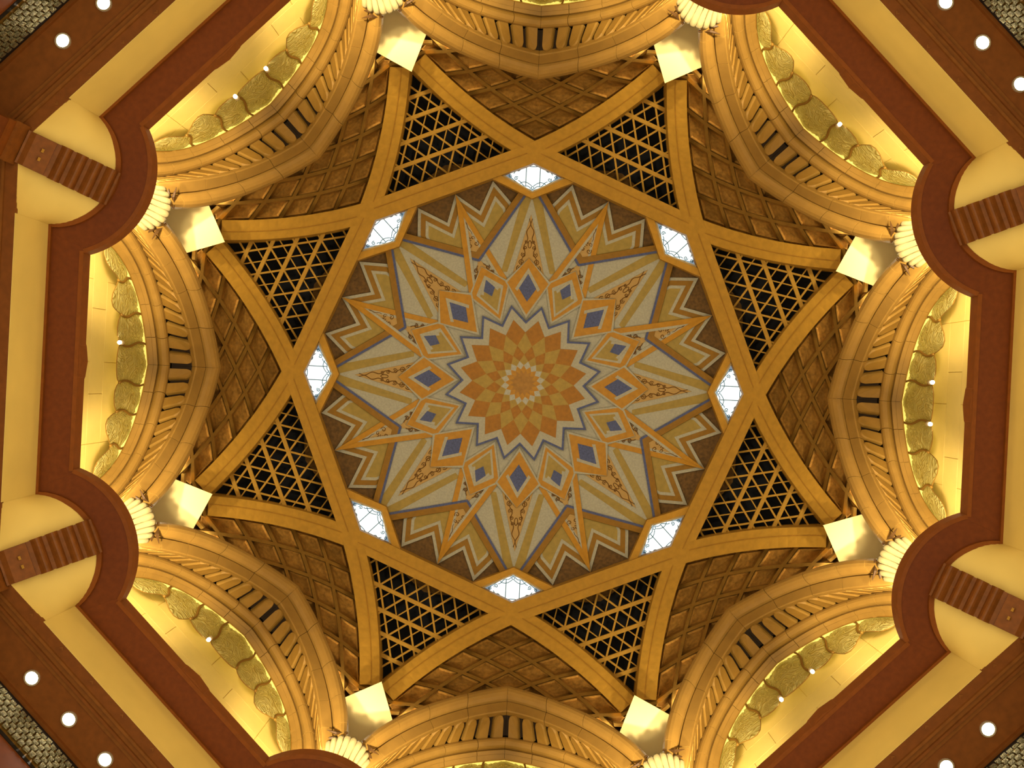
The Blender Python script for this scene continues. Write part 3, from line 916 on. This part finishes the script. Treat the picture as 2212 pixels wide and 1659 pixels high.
# scroll brackets under the round ledges
M = Master('scroll_bracket', c3(11.5 * KL, 0, 21.0 * KL))
def br_pt(r, b, lift=0.0):
    t = (r - 984) / (1194 - 984.0)
    Z = 21.93 * KL + (ZF - 21.93 * KL) * t
    return c3(r * Z / F - lift * 0.62, b * Z / F, Z - lift * 0.78)
def bracket_piece(name, prof, material='bracket', hw=38):
    vs, fs = [], []
    for b in (-hw, -hw * .5, 0, hw * .5, hw):
        for r, l in prof: vs.append(br_pt(r, b, l))
    m_ = len(prof)
    for i in range(4):
        for j in range(m_): fs.append((i * m_ + j, i * m_ + (j + 1) % m_, (i + 1) * m_ + (j + 1) % m_, (i + 1) * m_ + j))
    fs += [tuple(range(m_)), tuple(4 * m_ + j for j in range(m_))]
    return mesh(name, vs, fs, material)
M.part('bracket_body', bracket_piece('bracket_body', [(984, 0.02), (1205, 0.02), (1205, -0.5), (984, -0.2)]))
for c in (1004, 1040, 1076, 1112):
    prof = [(c - 15 + 30 * i / 8, 0.02 + 0.17 * math.sin(math.pi * i / 8)) for i in range(9)]
    M.part('scroll_roll', bracket_piece('scroll_roll', prof, 'bracket', 39))
M.part('bracket_panel', bracket_piece('bracket_panel', [(1136, 0.02), (1138, 0.10), (1188, 0.12), (1200, 0.02)], 'bracket', 37))
for s in (-1, 1):
    vs = [br_pt(1158, s * 10 - 4, .12), br_pt(1158, s * 10 + 4, .12), br_pt(1164, s * 10 + 4, .13), br_pt(1164, s * 10 - 4, .13)]
    mb = MB(); mb.prism(vs, [v + c3(-.02, 0, -.03) for v in vs]); M.part('glint_block', mb.mesh('glint_block', 'glint_gold'))  # small gold blocks added to imitate the two glints on the panel
VISB = [k for k in range(8) if k not in (0, 3, 4, 7)]
for k in VISB:
    M.place(k, f'dark wooden scroll bracket with rolled ridges between the {pair(k)}', 'bracket', 'scroll brackets under the round ledges')
# pilasters carrying the brackets
M = Master('pilaster', c3(12.6 * KL, 0, 12.8))
def c3k(a, b, z): return c3(a * KL, b * KL, z * KL)
M.part('capital_block', slab('capital_block', [(12.32, -0.46), (12.32, 0.46), (13.0, 0.46), (13.0, -0.46)], 20.05, 20.55, 'bracket', c3k))
M.part('neck_moulding', slab('neck_moulding', [(12.40, -0.43), (12.40, 0.43), (13.0, 0.43), (13.0, -0.43)], 19.85, 20.05, 'ledge_face', c3k))
M.part('shaft', slab('shaft', [(12.45, -0.40), (12.45, 0.40), (13.0, 0.40), (13.0, -0.40)], 14.0, 19.85, 'outer_wall', c3k))
for k in VISB:
    M.place(k, f'brown pilaster at the picture edge under the bracket between the {pair(k)}', 'pilaster', 'pilasters under the brackets')

# ------------------------------------------------------------------ lunette walls behind the arches
LW = 12.05
hwid = LW * math.tan(R_(22.5)) + 0.02
courses = [20.1, 22.1, 23.9, 24.75, 25.6, 26.45, 27.3, 28.6]
wl_me = slab('wall', [(LW + 0.02, -hwid), (LW + 0.02, hwid), (LW + 0.3, hwid), (LW + 0.3, -hwid)], 20.0, 28.6, 'joint', m3)
block_me = []
for i, (z0, z1) in enumerate(zip(courses, courses[1:])):
    xs = [-hwid, -2.3, 0.0 if i % 2 else -0.9, 2.3 if i % 2 else 1.5, hwid] 
    for x0, x1 in zip(xs, xs[1:]):
        block_me.append(slab('wall_panel', [(LW, x0 + .008), (LW, x1 - .008), (LW + 0.06, x1 - .008), (LW + 0.06, x0 + .008)], z0 + .008, z1 - .008, 'wall', m3))
for k in range(8):
    w = obj('wall_lunette_' + SIDES[k], wl_me, None, None, R_(45 * k))
    tag(w, f'pale yellow lunette wall behind the {face(k)} arch', kind='structure')
    for me in block_me: obj('wall_panel', me, w)
# ledge floor behind the boards keeps the light in
fl = slab('ledge_floor', face_plan(RWALL + 0.3, LW + 0.3, 4.6, hwid + .2), ZL + 0.01, ZL + 0.12, 'wall', m3)
for k in range(8):
    o = obj('trim_%d' % (k + 1), fl, None, None, R_(45 * k)); tag(o, f'hidden top of the ledge behind the {face(k)} cornice', kind='structure')

# dark void above the grilles
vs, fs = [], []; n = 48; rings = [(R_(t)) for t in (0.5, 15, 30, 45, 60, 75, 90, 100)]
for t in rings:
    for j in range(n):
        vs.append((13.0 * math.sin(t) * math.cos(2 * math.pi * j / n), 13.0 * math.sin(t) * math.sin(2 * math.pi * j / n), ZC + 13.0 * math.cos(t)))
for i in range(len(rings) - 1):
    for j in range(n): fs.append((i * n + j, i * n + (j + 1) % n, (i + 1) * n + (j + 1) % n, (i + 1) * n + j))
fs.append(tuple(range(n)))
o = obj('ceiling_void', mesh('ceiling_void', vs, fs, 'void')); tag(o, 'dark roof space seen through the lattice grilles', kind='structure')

# ------------------------------------------------------------------ gallery soffit beyond the frieze, with downlights
RO = 13.1 * KL
def oct_plan(a0, a1): return [(a0, -a0 * math.tan(R_(22.5))), (a0, a0 * math.tan(R_(22.5))), (a1, a1 * math.tan(R_(22.5))), (a1, -a1 * math.tan(R_(22.5)))]
s_me = slab('ceiling_gallery', oct_plan(RWALL, RO + 0.3), ZF + 0.06, ZF + 0.3, 'soffit', m3)
strips = [('soffit_moulding', slab('soffit_moulding', oct_plan(a0 * ZF / F, a1 * ZF / F), ZF - d, ZF + 0.08, m_, m3))
          for a0, a1, d, m_ in ((1120, 1146, 0.0, 'soffit'), (1146, 1152, 0.05, 'soffit_band'), (1152, 1166, -0.02, 'soffit_band'), (1166, 1172, 0.03, 'soffit'), (1174, 1184, -0.03, 'soffit_band'), (1268, 1278, 0.02, 'soffit'))]
mb = MB()
for s in (-1, 1):
    lo_ = [m3(1124 * ZF / F, 0, ZF - .012), m3(1130 * ZF / F, s * 5 * ZF / F, ZF - .012), m3(1133 * ZF / F, s * 4 * ZF / F, ZF - .012), m3(1130 * ZF / F, 0, ZF - .012)]
    mb.prism(lo_, [v + Vector((0, 0, .03)) for v in lo_])
chev_me = mb.mesh('chevron_ornament', 'soffit_band')
for k in range(8):
    g_ = obj('ceiling_gallery', s_me, None, None, R_(45 * k)); tag(g_, f'brown gallery soffit beyond the {face(k)} frieze', kind='structure')
    for nm, me in strips: obj(nm, me, g_)
    if k % 2 == 1:
        for q in (-3.5, -2.5, -1.5, -.5, .5, 1.5, 2.5, 3.5):
            o = obj('chevron_ornament', chev_me, g_); o.location = (q * 98 * ZF / F, 0, 0)
wb = slab('wall_outer', oct_plan(RO, RO + 0.25), 11.0, ZF + 0.08, 'outer_wall', m3)
blk = slab('black_border', oct_plan(RO - 0.02, RO + 0.02), ZF - 0.17, ZF + 0.06, 'black', m3)
mz = slab('mosaic_ground', oct_plan(RO - 0.015, RO + 0.02), ZF - 0.98, ZF - 0.17, 'came', m3)
blk2 = slab('black_border', oct_plan(RO - 0.02, RO + 0.02), ZF - 1.06, ZF - 0.98, 'black', m3)
SHOWN = {7: (-1.0, 5.4), 5: (0.3, 5.4), 1: (0.3, 5.4), 3: (0.3, 5.4)}
tess = []
for v in range(6):
    mb = MB(); q = [(random.uniform(-.05, -.03), -.035), (random.uniform(.03, .05), -.04), (.045, random.uniform(.03, .045)), (-.04, .04)]
    tl_ = random.uniform(-.02, .02)
    mb.prism([Vector((x, tl_ * i / 2 + .045, z)) for i, (x, z) in enumerate(q)], [Vector((x, 0, z)) for x, z in q]); tess.append(mb.mesh('tessera', 'mosaic'))
for k in range(8):
    w = obj('wall_outer_' + SIDES[k], wb, None, None, R_(45 * k)); tag(w, f'reddish outer wall beyond the {face(k)} gallery', kind='structure')
    if k % 2 == 1:
        e = bpy.data.objects.new('mosaic_band', None); COL.objects.link(e); e.empty_display_size = .1
        base = m3(RO, 0, ZF - 0.6); e.location = rotz(base, R_(45 * k)); e.rotation_euler = (0, 0, R_(45 * k))
        tag(e, f'dark sparkling mosaic band in the {face(k)} corner of the picture', 'mosaic', 'mosaic bands in the picture corners')
        for nm, me in (('black_border', blk), ('mosaic_ground', mz), ('black_border', blk2)):
            o = obj(nm, me, e); o.location = -base
        for c in range(-27, 28):
            for r_ in range(5):
                x = c * 0.15 + (0.07 if r_ % 2 else 0)
                if abs(x) > 4.0: continue
                o = obj('tessera', tess[(c * 7 + r_ * 3) % 6], e)
                o.location = (x, 0.05, 0.35 - 0.155 * r_); o.scale = (1.45, 1, 1.6)

# downlights
def disc_mesh(name, r0_, r1_, z0, z1, material, n=20):
    vs, fs = [], []
    for j in range(n):
        c, s = math.cos(2 * math.pi * j / n), math.sin(2 * math.pi * j / n)
        vs += [(r0_ * c, r0_ * s, z0), (r1_ * c, r1_ * s, z0), (r1_ * c, r1_ * s, z1), (r0_ * c, r0_ * s, z1)]
    for j in range(n):
        a, b = 4 * j, 4 * ((j + 1) % n)
        for i in range(4): fs.append((a + i, a + (i + 1) % 4, b + (i + 1) % 4, b + i))
    return mesh(name, vs, fs, material)
ring_me = disc_mesh('trim_ring', 0.13, 0.165, -0.02, 0.08, 'lamp_ring')
vs = [(0.13 * math.cos(2 * math.pi * j / 20), 0.13 * math.sin(2 * math.pi * j / 20), z) for z in (0.005, 0.05) for j in range(20)]
lens_me = mesh('lens', vs, [tuple(range(20)), tuple(range(39, 19, -1))] + [(j, (j + 1) % 20, 20 + (j + 1) % 20, 20 + j) for j in range(20)], 'bulb')
DL = {7: [(0, 'nearest the top edge'), (-1, 'in the middle of its row'), (-2, 'nearest the left edge')],
      1: [(0, 'nearest the top edge'), (1, 'in the middle of its row'), (2, 'nearest the right edge')],
      3: [(-2, 'higher of two'), (-1, 'lower of two')],
      5: [(2, 'nearest the left edge'), (1, 'in the middle of its row'), (0, 'nearest the bottom edge')]}
for k, row in DL.items():
    for q, where in row:
        loc = m3(1224 * ZF / F, (q * 121 + (3 if q == 0 else 0)) * ZF / F, ZF + 0.045)
        e = bpy.data.objects.new('downlight', None); COL.objects.link(e); e.empty_display_size = .1
        e.location = rotz(loc, R_(45 * k)); e.rotation_euler = (0, 0, R_(45 * k))
        tag(e, f'bright round downlight in the {face(k)} gallery soffit, {where}', 'downlight', 'gallery downlights')
        obj('trim_ring', ring_me, e); obj('lens', lens_me, e)
